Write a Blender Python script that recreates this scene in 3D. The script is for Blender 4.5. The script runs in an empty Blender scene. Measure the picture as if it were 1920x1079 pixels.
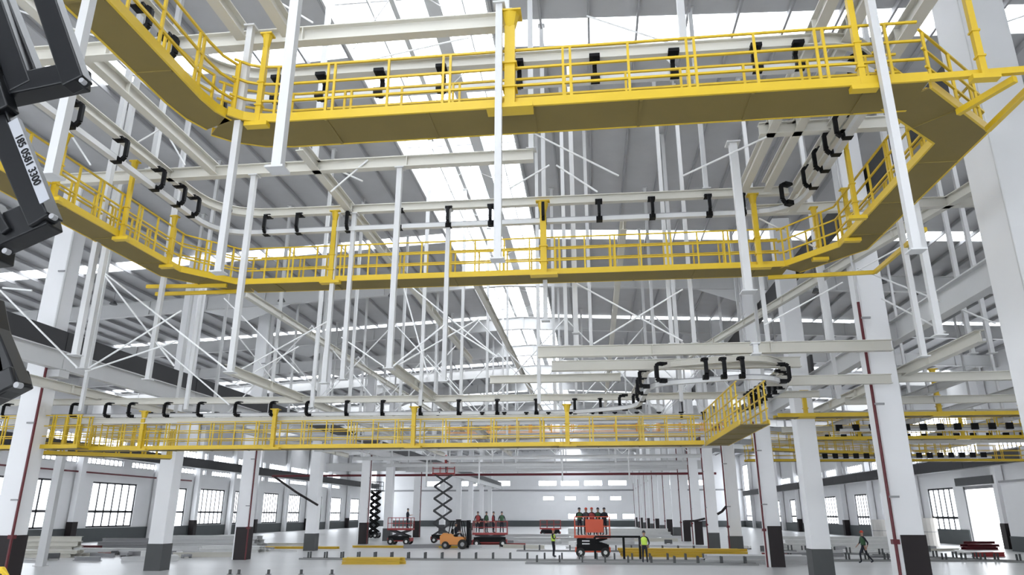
import bpy, bmesh, math, random
from mathutils import Vector as V, Matrix
random.seed(4)
R = math.radians
C = bpy.context.scene.collection
scn = bpy.context.scene
# ------------------------------------------------------------ camera
CH = 2.7; PITCH = R(17.76); YAW = R(6.28); FPX = 1330.0
cd = bpy.data.cameras.new('camera'); cam = bpy.data.objects.new('camera', cd); C.objects.link(cam)
cam.location = (0, 0, CH); cam.rotation_euler = (R(90) + PITCH, 0, YAW)
cd.sensor_width = 36; cd.lens = FPX / 1920 * 36; cd.clip_end = 600; cd.clip_start = .05
scn.camera = cam
# ------------------------------------------------------------ daylight
w = bpy.data.worlds.new('world'); scn.world = w; w.use_nodes = True
bg = w.node_tree.nodes['Background']; bg.inputs[0].default_value = (.95, .975, 1, 1); bg.inputs[1].default_value = 1.0
scn.view_settings.view_transform = 'Standard'; scn.view_settings.look = 'None'
scn.view_settings.gamma = 1; scn.view_settings.use_curve_mapping = False
scn.view_settings.exposure = 2.78
RIDGE_X, RIDGE_Z, SLOPE = -5.2, 17.8, .05
def roof_z(x): return RIDGE_Z - SLOPE * abs(x - RIDGE_X)
WL, WR, YN, YF = -52.0, 34.3, -14.0, 175.0
SKX0, SKX1 = -7.7, -2.7
BANDS = [1.9 + 17.5 * k for k in range(0, 10)]; BW = 1.35
def portal(name, loc, rot, sx, sy):
    l = bpy.data.lights.new(name, 'AREA'); l.shape = 'RECTANGLE'; l.size = sx; l.size_y = sy; l.energy = 1
    l.cycles.is_portal = True
    o = bpy.data.objects.new(name, l); C.objects.link(o); o.location = loc; o.rotation_euler = rot
for k in range(4):
    portal('skylight_portal', ((SKX0 + SKX1) / 2, YN + 24 + 47 * k, RIDGE_Z + .75), (0, 0, 0), SKX1 - SKX0, 47)
for k, y in enumerate(BANDS[:6]):
    for xa, xb in ((WL, SKX0), (SKX1, WR)):
        portal('roof_band_portal', ((xa + xb) / 2, y, RIDGE_Z + .75), (0, 0, 0), xb - xa, BW)
portal('added_glazing_portal', (-8.8, YN - .6, 6.6), (R(90), 0, 0), 80, 12)  # portal for the glazing added behind the camera
# ------------------------------------------------------------ pixel -> point of a known plane
_F = V((-math.sin(YAW) * math.cos(PITCH), math.cos(YAW) * math.cos(PITCH), math.sin(PITCH)))
_R = V((math.cos(YAW), math.sin(YAW), 0)); _U = _R.cross(_F)
def P(px, py, X=None, Y=None, Z=None):
    r = _F + _R * ((px - 960) / FPX) - _U * ((py - 539.5) / FPX)
    t = X / r.x if X is not None else (Y / r.y if Y is not None else (Z - CH) / r.z)
    return V((0, 0, CH)) + r * t
# ------------------------------------------------------------ materials
def mat(name, col, rough=.5, metal=0, noise=0, scale=3, bump=0, spec=.5):
    m = bpy.data.materials.new(name); m.use_nodes = True; nt = m.node_tree
    b = nt.nodes['Principled BSDF']; b.inputs['Base Color'].default_value = (*col, 1)
    b.inputs['Roughness'].default_value = rough; b.inputs['Metallic'].default_value = metal
    b.inputs['Specular IOR Level'].default_value = spec
    if noise:
        tc = nt.nodes.new('ShaderNodeTexCoord'); n = nt.nodes.new('ShaderNodeTexNoise'); n.inputs['Scale'].default_value = scale
        n.inputs['Detail'].default_value = 4
        r = nt.nodes.new('ShaderNodeMapRange'); r.inputs['To Min'].default_value = 1 - noise; r.inputs['To Max'].default_value = 1 + noise
        mx = nt.nodes.new('ShaderNodeMix'); mx.data_type = 'RGBA'; mx.blend_type = 'MULTIPLY'; mx.inputs[0].default_value = 1
        mx.inputs[6].default_value = (*col, 1)
        nt.links.new(tc.outputs['Object'], n.inputs[0]); nt.links.new(n.outputs['Fac'], r.inputs['Value'])
        nt.links.new(r.outputs[0], mx.inputs[7]); nt.links.new(mx.outputs[2], b.inputs['Base Color'])
        if bump:
            bp = nt.nodes.new('ShaderNodeBump'); bp.inputs['Strength'].default_value = bump
            nt.links.new(n.outputs['Fac'], bp.inputs['Height']); nt.links.new(bp.outputs[0], b.inputs['Normal'])
    return m
M = dict(
    floor=mat('polished_concrete', (.55, .55, .55), .3, 0, .10, .35, spec=.35),
    wall=mat('wall_panel', (.84, .84, .85), .6, 0, .04, .5),
    wainscot=mat('dark_wainscot', (.075, .085, .088), .6, 0, .1, 1),
    column=mat('column_concrete', (.84, .84, .85), .55, 0, .04, .8),
    cream=mat('cream_steel', (.62, .60, .54), .45, 0, .03, 2),
    white=mat('white_steel', (.60, .60, .60), .45, 0, .03, 2),
    rodm=mat('rod_steel', (.78, .78, .78), .35),
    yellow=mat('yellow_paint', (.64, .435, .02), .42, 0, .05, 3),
    deck=mat('shaded_yellow_deck', (.185, .135, .032), .65, 0, .08, 2),  # walkway yellow with the underside's shade put into the colour
    black=mat('black_paint', (.004, .004, .005), .6, spec=.2),
    lift=mat('charcoal_lift_paint', (.007, .0075, .009), .35, 0, .1, 4, spec=.3),
    girder=mat('dark_girder', (.03, .03, .033), .6),
    purlin=mat('galvanised_purlin', (.34, .34, .35), .6, .05),
    roof=mat('roof_foil', (.47, .47, .48), .5, .1, .10, 1.3, .2),
    red=mat('dark_red_pipe', (.11, .006, .012), .45),
    maroon=mat('maroon_plate', (.009, .004, .005), .6, 0, .2, 2),
    greybase=mat('grey_base', (.07, .073, .075), .6, 0, .1, 2),
    orange=mat('orange_paint', (.62, .075, .02), .4),
    forkl=mat('amber_paint', (.62, .24, .05), .4),
    redp=mat('lift_red', (.30, .03, .03), .45),
    tyre=mat('rubber', (.02, .02, .02), .8),
    alu=mat('aluminium_track', (.62, .64, .63), .3, .5),
    dark=mat('dark_slot', (.08, .085, .09), .5),
    skin=mat('skin', (.45, .27, .19), .6), navy=mat('navy_cloth', (.012, .014, .025), .8),
    vest=mat('hi_vis_vest', (.58, .80, .10), .6), helmet=mat('red_helmet', (.6, .05, .02), .4),
    helmety=mat('dark_helmet', (.03, .03, .04), .4), green=mat('green_cloth', (.05, .12, .06), .8),
    grey=mat('grey_steel', (.30, .30, .31), .5), pale=mat('pale_wrap', (.72, .72, .71), .5, 0, .1, 3),
    frame=mat('window_bars', (.03, .03, .035), .5), silver=mat('silver_plate', (.42, .43, .45), .35, .4),
    seal=mat('sticker', (.36, .37, .40), .5), bale=mat('sheet_wrap', (.62, .60, .57), .7, 0, .15, 1),
    olive=mat('ground_beam', (.25, .25, .25), .6))
def glass_mat():
    m = bpy.data.materials.new('clear_panel'); m.use_nodes = True; nt = m.node_tree; nt.nodes.clear()
    o = nt.nodes.new('ShaderNodeOutputMaterial'); t = nt.nodes.new('ShaderNodeBsdfTransparent'); g = nt.nodes.new('ShaderNodeBsdfTranslucent')
    t.inputs[0].default_value = (.97, .985, 1, 1); g.inputs[0].default_value = (.9, .92, .95, 1)
    x = nt.nodes.new('ShaderNodeMixShader'); x.inputs[0].default_value = .28
    nt.links.new(t.outputs[0], x.inputs[1]); nt.links.new(g.outputs[0], x.inputs[2]); nt.links.new(x.outputs[0], o.inputs[0]); return m
M['glass'] = glass_mat()
# ------------------------------------------------------------ mesh helpers
class MB:
    def __init__(s): s.v = []; s.f = []
    def add(s, vs, fs):
        n = len(s.v); s.v += [tuple(v) for v in vs]; s.f += [tuple(i + n for i in f) for f in fs]; return s
    def box(s, x0, x1, y0, y1, z0, z1):
        return s.add([(x0, y0, z0), (x1, y0, z0), (x1, y1, z0), (x0, y1, z0), (x0, y0, z1), (x1, y0, z1), (x1, y1, z1), (x0, y1, z1)],
            [(0, 3, 2, 1), (4, 5, 6, 7), (0, 1, 5, 4), (1, 2, 6, 5), (2, 3, 7, 6), (3, 0, 4, 7)])
    def cbox(s, c, sx, sy, sz): return s.box(c[0] - sx / 2, c[0] + sx / 2, c[1] - sy / 2, c[1] + sy / 2, c[2] - sz / 2, c[2] + sz / 2)
    def bar(s, a, b, w, h=None, up=(0, 0, 1)):
        a, b = V(a), V(b); d = (b - a)
        if d.length < 1e-6: return s
        d.normalize(); u = V(up)
        if abs(d.dot(u)) > .97: u = V((0, 1, 0))
        sd = d.cross(u).normalized(); u = sd.cross(d); h = h or w
        o = [(-w / 2, -h / 2), (w / 2, -h / 2), (w / 2, h / 2), (-w / 2, h / 2)]
        return s.add([p + sd * i + u * j for p in (a, b) for i, j in o], [(3, 2, 1, 0), (4, 5, 6, 7), (0, 1, 5, 4), (1, 2, 6, 5), (2, 3, 7, 6), (3, 0, 4, 7)])
    def tube(s, pts, r, n=8, r2=None):
        pts = [V(p) for p in pts]; k = len(pts); vs = []
        for i, p in enumerate(pts):
            d = (pts[min(i + 1, k - 1)] - pts[max(i - 1, 0)]).normalized()
            u = V((0, 0, 1)) if abs(d.z) < .95 else V((0, 1, 0))
            a = d.cross(u).normalized(); b = a.cross(d)
            rr = r if r2 is None else r + (r2 - r) * i / (k - 1)
            vs += [p + a * rr * math.cos(6.28318 * j / n) + b * rr * math.sin(6.28318 * j / n) for j in range(n)]
        fs = [(i * n + j, i * n + (j + 1) % n, (i + 1) * n + (j + 1) % n, (i + 1) * n + j) for i in range(k - 1) for j in range(n)]
        fs += [tuple(reversed(range(n))), tuple(range((k - 1) * n, k * n))]
        return s.add(vs, fs)
    def sweep(s, path, prof, closed=True):
        """prof: list of (side, up) polygon points, swept along a polyline in plan with mitred corners"""
        pts = [V(p) for p in path]; k = len(pts); n = len(prof); vs = []
        for i, p in enumerate(pts):
            d0 = (pts[i] - pts[i - 1]).normalized() if i else None
            d1 = (pts[i + 1] - pts[i]).normalized() if i < k - 1 else None
            d = ((d0 or d1) + (d1 or d0)).normalized(); sc = 1 / max(.35, d.dot(d0 or d1))
            sd = V((d.y, -d.x, 0)).normalized() * sc
            vs += [p + sd * a + V((0, 0, b)) for a, b in prof]
        fs = [(i * n + j, i * n + (j + 1) % n, (i + 1) * n + (j + 1) % n, (i + 1) * n + j) for i in range(k - 1) for j in range(n)]
        fs += [tuple(reversed(range(n))), tuple(range((k - 1) * n, k * n))]
        return s.add(vs, fs)
    def build(s, name, m, parent=None, bevel=0, smooth=False):
        me = bpy.data.meshes.new(name); me.from_pydata(s.v, [], s.f); me.update()
        bm = bmesh.new(); bm.from_mesh(me); bmesh.ops.recalc_face_normals(bm, faces=bm.faces); bm.to_mesh(me); bm.free()
        if smooth:
            for p in me.polygons: p.use_smooth = True
        me.materials.append(m if not isinstance(m, str) else M[m])
        o = bpy.data.objects.new(name, me); C.objects.link(o)
        if parent: o.parent = parent; o.matrix_parent_inverse = Matrix.Identity(4)
        if bevel:
            b = o.modifiers.new('bevel', 'BEVEL'); b.width = bevel; b.segments = 2; b.limit_method = 'ANGLE'
        return o
IB = lambda w, h, t=.02: [(-w/2, 0), (w/2, 0), (w/2, t), (t/2, t), (t/2, h - t), (w/2, h - t), (w/2, h), (-w/2, h), (-w/2, h - t), (-t/2, h - t), (-t/2, t), (-w/2, t)]
BOX = lambda w, h, z=0: [(-w/2, z), (w/2, z), (w/2, z + h), (-w/2, z + h)]
def tag(o, label, cat, group=None, kind=None):
    if label: o['label'] = label
    if cat: o['category'] = cat
    if group: o['group'] = group
    if kind: o['kind'] = kind
    return o
def empty(name, loc=(0, 0, 0), label=None, cat=None, group=None, rz=0):
    o = bpy.data.objects.new(name, None); C.objects.link(o); o.location = loc; o.rotation_euler = (0, 0, rz)
    o.empty_display_size = .2
    return tag(o, label, cat, group)
def copy_tree(o, parent=None):
    c = o.copy(); C.objects.link(c)
    if parent: c.parent = parent
    for ch in o.children: copy_tree(ch, c)
    return c
ORD = ['first', 'second', 'third', 'fourth', 'fifth', 'sixth', 'seventh', 'eighth', 'ninth', 'tenth', 'eleventh', 'twelfth', 'thirteenth', 'fourteenth', 'fifteenth', 'sixteenth', 'seventeenth', 'eighteenth', 'nineteenth', 'twentieth', 'twenty-first', 'twenty-second', 'twenty-third', 'twenty-fourth', 'twenty-fifth', 'twenty-sixth', 'twenty-seventh', 'twenty-eighth', 'twenty-ninth', 'thirtieth', 'thirty-first', 'thirty-second', 'thirty-third', 'thirty-fourth', 'thirty-fifth', 'thirty-sixth', 'thirty-seventh', 'thirty-eighth', 'thirty-ninth', 'fortieth', 'forty-first', 'forty-second', 'forty-third', 'forty-fourth', 'forty-fifth']
def nth(i, n):
    if n == 1: return 'only'
    if i == 0: return 'leftmost'
    if i == n - 1: return 'rightmost'
    return ORD[i] + ' from the left'
def struct(name, mb, m, parent=None, **k):
    o = mb.build(name, m, parent, **k)
    if not parent: o['kind'] = 'structure'
    return o
# ============================================================ SETTING
b = MB(); b.box(WL - 1, WR + 1, YN - 1, YF + 1, -.3, 0); struct('floor', b, 'floor')
# roof: two slopes with openings for the translucent bands and the ridge skylight
rb = MB(); ys = [YN - .5]
for y in BANDS: ys += [y - BW / 2, y + BW / 2]
ys.append(YF + .5)
for xa, xb in ((WL - .6, SKX0), (SKX1, WR + .6)):
    for i in range(0, len(ys), 2):
        za, zb = roof_z(xa), roof_z(xb); y0, y1 = ys[i], ys[i + 1]
        rb.add([(xa, y0, za), (xb, y0, zb), (xb, y1, zb), (xa, y1, za), (xa, y0, za + .12), (xb, y0, zb + .12), (xb, y1, zb + .12), (xa, y1, za + .12)],
            [(0, 3, 2, 1), (4, 5, 6, 7), (0, 1, 5, 4), (1, 2, 6, 5), (2, 3, 7, 6), (3, 0, 4, 7)])
ceil = struct('ceiling', rb, 'roof')
px = SKX1 + .05; xs = []
while px < WR: xs.append(px); px += 1.5
px = SKX0 - .05
while px > WL: xs.append(px); px -= 1.5
for x in xs:
    MB().box(x - .035, x + .035, YN, YF, roof_z(x) - .20, roof_z(x) - .02).build('purlin', 'purlin', ceil)
for y in BANDS:
    for xa, xb in ((WL, SKX0), (SKX1, WR)):
        za, zb = roof_z(xa) + .03, roof_z(xb) + .03
        m_ = MB().add([(xa, y - BW/2, za), (xb, y - BW/2, zb), (xb, y + BW/2, zb), (xa, y + BW/2, za)], [(0, 1, 2, 3)])
        o = m_.build('translucent_band', 'glass', ceil); o['label'] = 'bright translucent roof sheet strip'
# skylight monitor
sk = MB()
for x in (SKX0, SKX1): sk.box(x - .06, x + .06, YN, YF, RIDGE_Z - .30, RIDGE_Z + .45)
for x, ww in ((-6.5, .05), (-5.74, .16), (-4.5, .46), (-3.55, .04)): sk.box(x - ww/2, x + ww/2, YN, YF, RIDGE_Z + .15, RIDGE_Z + .33)
y = YN + 1
while y < YF: sk.box(SKX0, SKX1, y - .03, y + .03, RIDGE_Z + .33, RIDGE_Z + .38); y += 1.55
wdw = struct('window_1', sk, 'white')
MB().box(SKX0, SKX1, YN, YF, RIDGE_Z + .40, RIDGE_Z + .41).build('glazing', 'glass', wdw)
y = YN + 4; br = MB()
while y < 90:
    br.tube([(SKX0, y, RIDGE_Z + .1), (SKX1, y + 6, RIDGE_Z + .1)], .02, 5); br.tube([(SKX1, y, RIDGE_Z + .1), (SKX0, y + 6, RIDGE_Z + .1)], .02, 5); y += 6
br.build('tie_rods', 'rodm', wdw)
# walls with openings. opening = (a0,a1,z0,z1) along the wall
def wall(name, axis, pos, a0, a1, top, ops, mm='wall', thick=.3, sgn=1):
    mb = MB(); cuts = sorted({a0, a1} | {o[0] for o in ops} | {o[1] for o in ops})
    for i in range(len(cuts) - 1):
        c0, c1 = cuts[i], cuts[i + 1]; mid = (c0 + c1) / 2
        zs = sorted((o[2], o[3]) for o in ops if o[0] <= mid <= o[1]); z = 0
        for z0, z1 in zs + [(top, top)]:
            if z0 > z:
                if axis == 'x': mb.box(min(pos, pos + sgn*thick), max(pos, pos + sgn*thick), c0, c1, z, z0)
                else: mb.box(c0, c1, min(pos, pos + sgn*thick), max(pos, pos + sgn*thick), z, z0)
            z = z1
    return struct(name, mb, mm)
wn = [1]
def window(axis, pos, o, nv, zs=(), bw=.09, solid='glass'):
    wn[0] += 1; a0, a1, z0, z1 = o; mb = MB()
    def put(p0, p1, q0, q1, t=.05):
        if axis == 'x': mb.box(pos - t, pos + t, p0, p1, q0, q1)
        else: mb.box(p0, p1, pos - t, pos + t, q0, q1)
    put(a0, a1, z0, z0 + bw); put(a0, a1, z1 - bw, z1); put(a0, a0 + bw, z0, z1); put(a1 - bw, a1, z0, z1)
    for i in range(1, nv): c = a0 + (a1 - a0) * i / nv; put(c - bw/2, c + bw/2, z0, z1)
    for z in zs: put(a0, a1, z - bw*.7, z + bw*.7)
    f = struct('window_%d' % wn[0], mb, 'frame')
    g = MB()
    if axis == 'x': g.box(pos - .005, pos + .005, a0, a1, z0, z1)
    else: g.box(a0, a1, pos - .005, pos + .005, z0, z1)
    g.build('pane', solid, f)
opsL = []; winL = []
for a_, b_ in ((-8, -1), (4, 11), (15, 22), (27, 34), (38, 44), (48, 53), (57.5, 66), (71.7, 79.3), (93, 99.8), (102, 105.3), (112.4, 118), (122.3, 127.4), (132, 138), (143, 149), (155, 161)): winL.append((a_, b_, 1.4, 6.0))  # windows nearest the camera are added out of view for more daylight
winL.append((87.3, 89.9, .05, 5.9)); winL.append((166.5, 173.5, 1.4, 13.5))  # last, tall opening is added to brighten the far wall
strips = [(YN + 20 + 17.8*k + .6, YN + 20 + 17.8*k + 16.8, 9.65, 10.6) for k in range(8)] 
strips2 = [(a, b_, 7.75, 8.4) for a, b_, _, _ in strips]
opsL = winL + strips + strips2
wall('wall_left', 'x', WL, YN, YF, roof_z(WL), opsL, sgn=-1)
for o in winL: window('x', WL - .15, o, 6 if o[2] > 1 else 1, (3.0,), .17)
for o in strips + strips2: window('x', WL - .15, o, 22, (), .06)
winR = [(74.9, 80.5, 1.0, 5.2), (88.5, 93.2, 1.3, 5.2), (97.5, 102.3, 1.3, 5.2), (109.9, 116, 1.3, 5.2), (121, 126, 1.3, 5.2), (130, 135, 1.3, 5.2), (142, 147, 1.3, 5.2), (166.5, 173.5, 1.3, 13.5)]  # tall opening at the far end is added to throw light on wall_far
doorR = (67.3, 73.0, 0, 5.15)
stripsR = [(60 + 9.1*k, 60 + 9.1*k + 7.6, 7.9, 8.9) for k in range(9)]
bigR = [(52.5, 60.0, 5.4, 12.5), (70, 92, 10.6, 12.6)]
wall('wall_right', 'x', WR, YN, YF, roof_z(WR), winR + [doorR] + stripsR + bigR)
for o in winR: window('x', WR + .15, o, 5, (2.4,), .17)
for o in stripsR: window('x', WR + .15, o, 12, (), .06)
window('x', WR + .15, bigR[0], 7, (8,), .06); window('x', WR + .15, bigR[1], 20, (), .06)
dm = MB(); dm.box(WR + .05, WR + .25, 67.3, 67.55, 0, 5.15); dm.box(WR + .05, WR + .25, 72.75, 73.0, 0, 5.15); dm.box(WR + .05, WR + .25, 67.3, 73.0, 4.9, 5.15)
door = struct('door_1', dm, 'grey'); MB().box(WR - .7, WR - .02, 66.0, 72.8, 5.2, 5.9).build('shutter_box', 'greybase', door)
winF = []
for a in (-12.9, -7.6, -2.1, 3.6): winF.append((a, a + 4.3, 9.2, 10.4))
for a in (-11.9, -6.7, -1.3, 3.9): winF.append((a, a + 2.6, 5.9, 6.8))
for a in (-6, 2.5, 6.6): winF.append((a, a + 2.8, 1.7, 2.9))
for a in (-40, -32, -24, 14, 22): winF.append((a, a + 4.3, 9.2, 10.4))
wall('wall_far', 'y', YF, WL, WR, RIDGE_Z, winF)
for o in winF: window('y', YF + .15, o, 4, (), .05)
tm = MB(); tm.box(WL, WR, YF - .12, YF, 8.0, 8.35); struct('trim_1', tm, 'grey')
added_openings = [(-48 + 8.6 * k, -40.4 + 8.6 * k, .6, 8.6) for k in range(9)]  # unseen glazing added behind the camera to light the column faces
wall('wall_near', 'y', YN, WL, WR, RIDGE_Z, added_openings, sgn=-1)
for o in added_openings: window('y', YN - .15, o, 4, (4.5, 8.5))
b = MB(); b.box(WL, WL + .12, YN, YF, 0, 1.35); struct('baseboard_left', b, 'wainscot')
b = MB(); b.box(WR - .12, WR, YN, 67.2, 0, 1.35); b.box(WR - .12, WR, 73.1, YF, 0, 1.35); struct('baseboard_right', b, 'wainscot')
b = MB(); b.box(WL, WR, YF - .24, YF - .12, 0, 1.35); struct('baseboard_far', b, 'wainscot')
# wall pilasters
PL = [46, 55.4, 69, 82.5, 91.5, 101, 109, 120, 130, 140.5, 152, 164]; PR = [66, 82.4, 86, 95.4, 105.5, 118.5, 128.5, 139, 152, 164]
for side, X0, ys_ in (('left', WL + .45, PL), ('right', WR - .4, PR)):
    for k, yy in enumerate(ys_):
        t = empty('wall_pier', (X0, yy, 0), 'pale square pier against the %s window wall, %s one away from the viewer' % (side, ORD[k]), 'pier', 'piers on the %s wall' % side)
        MB().box(-.3, .3, -.35, .35, 0, roof_z(X0) - .3).build('shaft', 'column', t)
        if k % 2 == 0: MB().box(-.34, .34, -.39, .39, 0, 2.0).build('base_cladding', 'maroon', t)
# ============================================================ COLUMNS
def column(X, Y, s, kind, label, pipe=0, hh=2.1):
    t = empty('building_column', (X, Y, 0), label, 'column', 'columns of the nave')
    top = roof_z(X) - .3
    MB().box(-s/2, s/2, -s/2, s/2, 0, top).build('shaft', 'column', t, bevel=.03)
    MB().box(s/2 if X < 0 else -s/2 - .15, s/2 + .55 if X < 0 else -s/2, -s*.35, s*.35, 8.0, 8.29).build('corbel', 'white', t)
    e = .025
    if kind == 'grey': MB().box(-s/2 - e, s/2 + e, -s/2 - e, s/2 + e, 0, 1.28).build('base_cladding', 'greybase', t)
    else:
        MB().box(-s/2 - e + .12, s/2 + e, -s/2 - e, s/2 + e, 0, hh).build('base_cladding', 'maroon', t)
    if pipe:
        sx = -1 if X > 0 else 1; pxx = sx * (s/2 + .1); py = -s/2 - .06 if Y < 60 else -s/2 + .1
        pp = MB().tube([(pxx, py, 0), (pxx, py, 9.6)], .05, 8).build('downpipe', 'red', t); pp['label'] = 'dark red downpipe'
        MB().tube([(pxx, py, 9.6), (pxx, py, top)], .045, 8).build('downpipe', 'white', t)
        MB().cbox((pxx, py, 1.9), .2, .2, .14).build('valve', 'red', pp)
        for z in (3.2, 6.1, 9.0, 12.4): MB().box(min(pxx, pxx - sx*.3), max(pxx, pxx - sx*.3), py - .09, py - .02, z, z + .06).build('pipe_clamp', 'grey', t)
    return t
RC = [(15.9, 'm', 1), (24.8, 'm', 1), (34.2, 'grey', 0), (42.6, 'm', 1), (53.6, 'grey', 1), (63.2, 'grey', 1), (72.5, 'm', 1), (81.5, 'm', 1), (90.5, 'grey', 0)] + [(90.5 + 9*k, 'm' if k % 2 else 'grey', k % 2) for k in range(1, 10)]
LC = [(26.4, 'm', 1), (36.5, 'grey', 0), (45.6, 'm', 1), (57.2, 'grey', 0), (70.4, 'm', 1), (79, 'grey', 0), (92, 'm', 1), (108, 'grey', 0), (121, 'm', 0), (133, 'grey', 0), (146, 'm', 0), (158, 'grey', 0)]
for i, (Y, k, p) in enumerate(RC):
    if i == 0: lab = 'huge pale column filling the right edge of the view, nearest of all'
    else: lab = 'pale square column with %s base%s, %s down the right-hand row' % ('black clad' if k == 'm' else 'grey painted', ' and red downpipe' if p else '', ORD[i])
    if i: column(9.7, Y, .82, k, lab, p); continue
    t = empty('building_column', (9.65, 15.95, 0), lab, 'column', 'columns of the nave')
    MB().box(-.45, .45, -.6, .6, 0, roof_z(9.65) - .3).build('shaft', 'column', t, bevel=.03)
    MB().box(.45, 2.4, -.5, .5, 0, 11.1).build('lower_shaft', 'column', t, bevel=.03)
    MB().box(-.5, .5, -.66, -.6, 0, roof_z(9.65) - .5).build('face_plate', 'white', t, bevel=.02)
    MB().box(-.48, 2.43, -.69, .63, 0, 2.1).build('base_cladding', 'maroon', t)
for i, (Y, k, p) in enumerate(LC):
    column(-22.2, Y, .82, k, 'pale square column with %s base%s, %s down the left-hand row' % ('dark red' if k == 'm' else 'grey painted', ' and red downpipe' if p else '', ORD[i]), p, 1.95)
# outer columns in the right aisle
for i, (X, Y) in enumerate([(22, 60), (22, 78), (22, 96), (22, 114), (22, 132)]):
    pass
# ============================================================ CRANE GIRDERS, RAFTERS
def girder(X, z0, label, seg, h=.75, dz=.85, dark=True, sd=1):
    for i, (ya, yb) in enumerate(seg):
        t = empty('crane_girder', (X, ya, z0), label % ORD[i], 'girder', 'crane runway girders')
        MB().sweep([(0, 0, 0), (0, yb - ya, 0)], IB(.35, h, .04)).build('beam', 'white', t)
        if dark and not (X > 0 and X < 20 and i < 2):
            MB().box(-.12, .0, 0, yb - ya, h, h + dz).build('conductor_cover', 'girder', t)
lys = [12] + [c[0] for c in LC] + [172]; rys = [16.75] + [c[0] for c in RC][1:] + [172]
girder(-21.4, 8.3, 'white crane girder with black side panel on the left columns, %s span away', [(lys[i] + .02, lys[i+1] - .02) for i in range(len(lys) - 1)])
girder(10.5, 8.3, 'white crane girder with black side panel behind the right columns, %s span away', [(rys[i] + .02, rys[i+1] - .02) for i in range(len(rys) - 1)])
girder(WL + .94, 8.45, 'dark crane girder under the high windows of the left wall, %s span away', [(30 + 17.8*k, 30 + 17.8*(k+1) - .05) for k in range(8)], .05, 1.15)
girder(WR - .89, 6.6, 'dark crane girder along the right window wall, %s span away', [(61 + 9.1*k, 61 + 9.1*(k+1) - .05) for k in range(12)], .05, 1.05)
for i, Xv in ((1, 10.35),):
    ya = 17
    tag(MB().box(Xv - .12, Xv + .12, ya, 172, roof_z(Xv) - 3.2, roof_z(Xv) - 2.2).build('valley_beam', 'girder'), 'long dark lengthwise beam high up beside the %s column row' % ('right' if i else 'left'), 'beam')
fr = [42.6, 53.6, 63.2, 72.5, 81.5, 90.5, 99.5, 108.5, 117.5, 126.5, 135.5, 144.5, 153.5]
for i, Y in enumerate(fr):
    mb = MB()
    for xa, xb in ((WL, RIDGE_X), (RIDGE_X, WR)):
        za, zb = roof_z(xa) - .3, roof_z(xb) - .3; h = .95
        for (w2, u, l) in ((.14, 0, -.03), (.14, -h, -h - .03), (.012, 0, -h)):
            mb.add([(xa, Y - w2, za + u), (xb, Y - w2, zb + u), (xb, Y + w2, zb + u), (xa, Y + w2, za + u), (xa, Y - w2, za + l), (xb, Y - w2, zb + l), (xb, Y + w2, zb + l), (xa, Y + w2, za + l)],
                [(0, 1, 2, 3), (7, 6, 5, 4), (4, 5, 1, 0), (5, 6, 2, 1), (6, 7, 3, 2), (7, 4, 0, 3)])
    x = WL + 3
    while x < WR: mb.box(x - .02, x + .02, Y - .12, Y + .12, roof_z(x) - 1.25, roof_z(x) - .3); x += 4
    for X in (-22.2, 9.75):
        for s in (-1, 1):
            z = roof_z(X) - 1.25
            mb.add([(X, Y - .02, z), (X + s*3.2, Y - .02, roof_z(X + s*3.2) - 1.25), (X, Y - .02, z - 1.0), (X, Y + .02, z), (X + s*3.2, Y + .02, roof_z(X + s*3.2) - 1.25), (X, Y + .02, z - 1.0)],
                [(0, 1, 2), (3, 5, 4), (0, 3, 4, 1), (1, 4, 5, 2), (2, 5, 3, 0)])
    tag(mb.build('roof_rafter', 'white'), 'pale deep roof rafter spanning the hall, %s one from the viewer' % ORD[i], 'rafter', 'roof rafters')
# ============================================================ SUPPORT STEEL
def beam(name, path, w, h, label, cat='beam', m='cream', group='white support beams', par=None, ends=True):
    pts = [V(p) for p in path]; o = pts[0]
    t = empty(name, o, label, cat, group)
    MB().sweep([p - o for p in pts], IB(w, h, .022)).build('section', m, t)
    if ends and len(pts) == 2:
        d = (pts[1] - pts[0]); L = d.length; d.normalize(); mb = MB(); n = max(1, int(L / 3.2))
        for i in range(1, n):
            p = d * (L * i / n); mb.bar(p + V((0, 0, .02)) - d*.01, p + V((0, 0, .02)) + d*.01, w*.92, .001)
            c = p + V((0, 0, h/2)); sx = w*.95 if abs(d.y) > .5 else .02; sy = w*.95 if abs(d.x) > .5 else .02
            mb.cbox(c, sx, sy, h - .03)
        if n > 1: mb.build('stiffener_plates', m, t)
    return t
G = 11.05
beam('support_beam', [(-20, 10.35, 10.78), (-1.15, 10.35, 10.78)], .2, .30, 'long cream beam crossing the top left above the near yellow walkway')
beam('support_beam', [(-14.0, 15.75, G), (-1.2, 15.75, G)], .2, .30, 'cream crosswise beam between the near and far walkways, left of the hall centre')
beam('support_beam', [(4.1, 15.1, G), (8.3, 15.1, G)], .2, .30, 'short cream crosswise beam behind the near walkway at the right corner')
beam('support_beam', [(4.9, 19.8, G), (11.4, 19.8, G)], .2, .30, 'cream crosswise beam above the far right walkway bend towards the big column')
beam('support_beam', [(9.4, 10.3, 10.6), (20, 10.3, 10.6)], .2, .3, 'pale crosswise beam to the right of the biggest column')
beam('support_beam', [(-9.45, 8.2, G), (-9.45, 15.6, G)], .2, .30, 'cream lengthwise beam left of centre ending at a black clamp')
beam('support_beam', [(4.35, 8, G), (4.35, 18.2, G)], .2, .30, 'cream lengthwise beam upper right, left one of the close pair')
beam('support_beam', [(4.95, 8, G), (4.95, 18.2, G)], .2, .30, 'cream lengthwise beam upper right, right one of the close pair')
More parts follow.
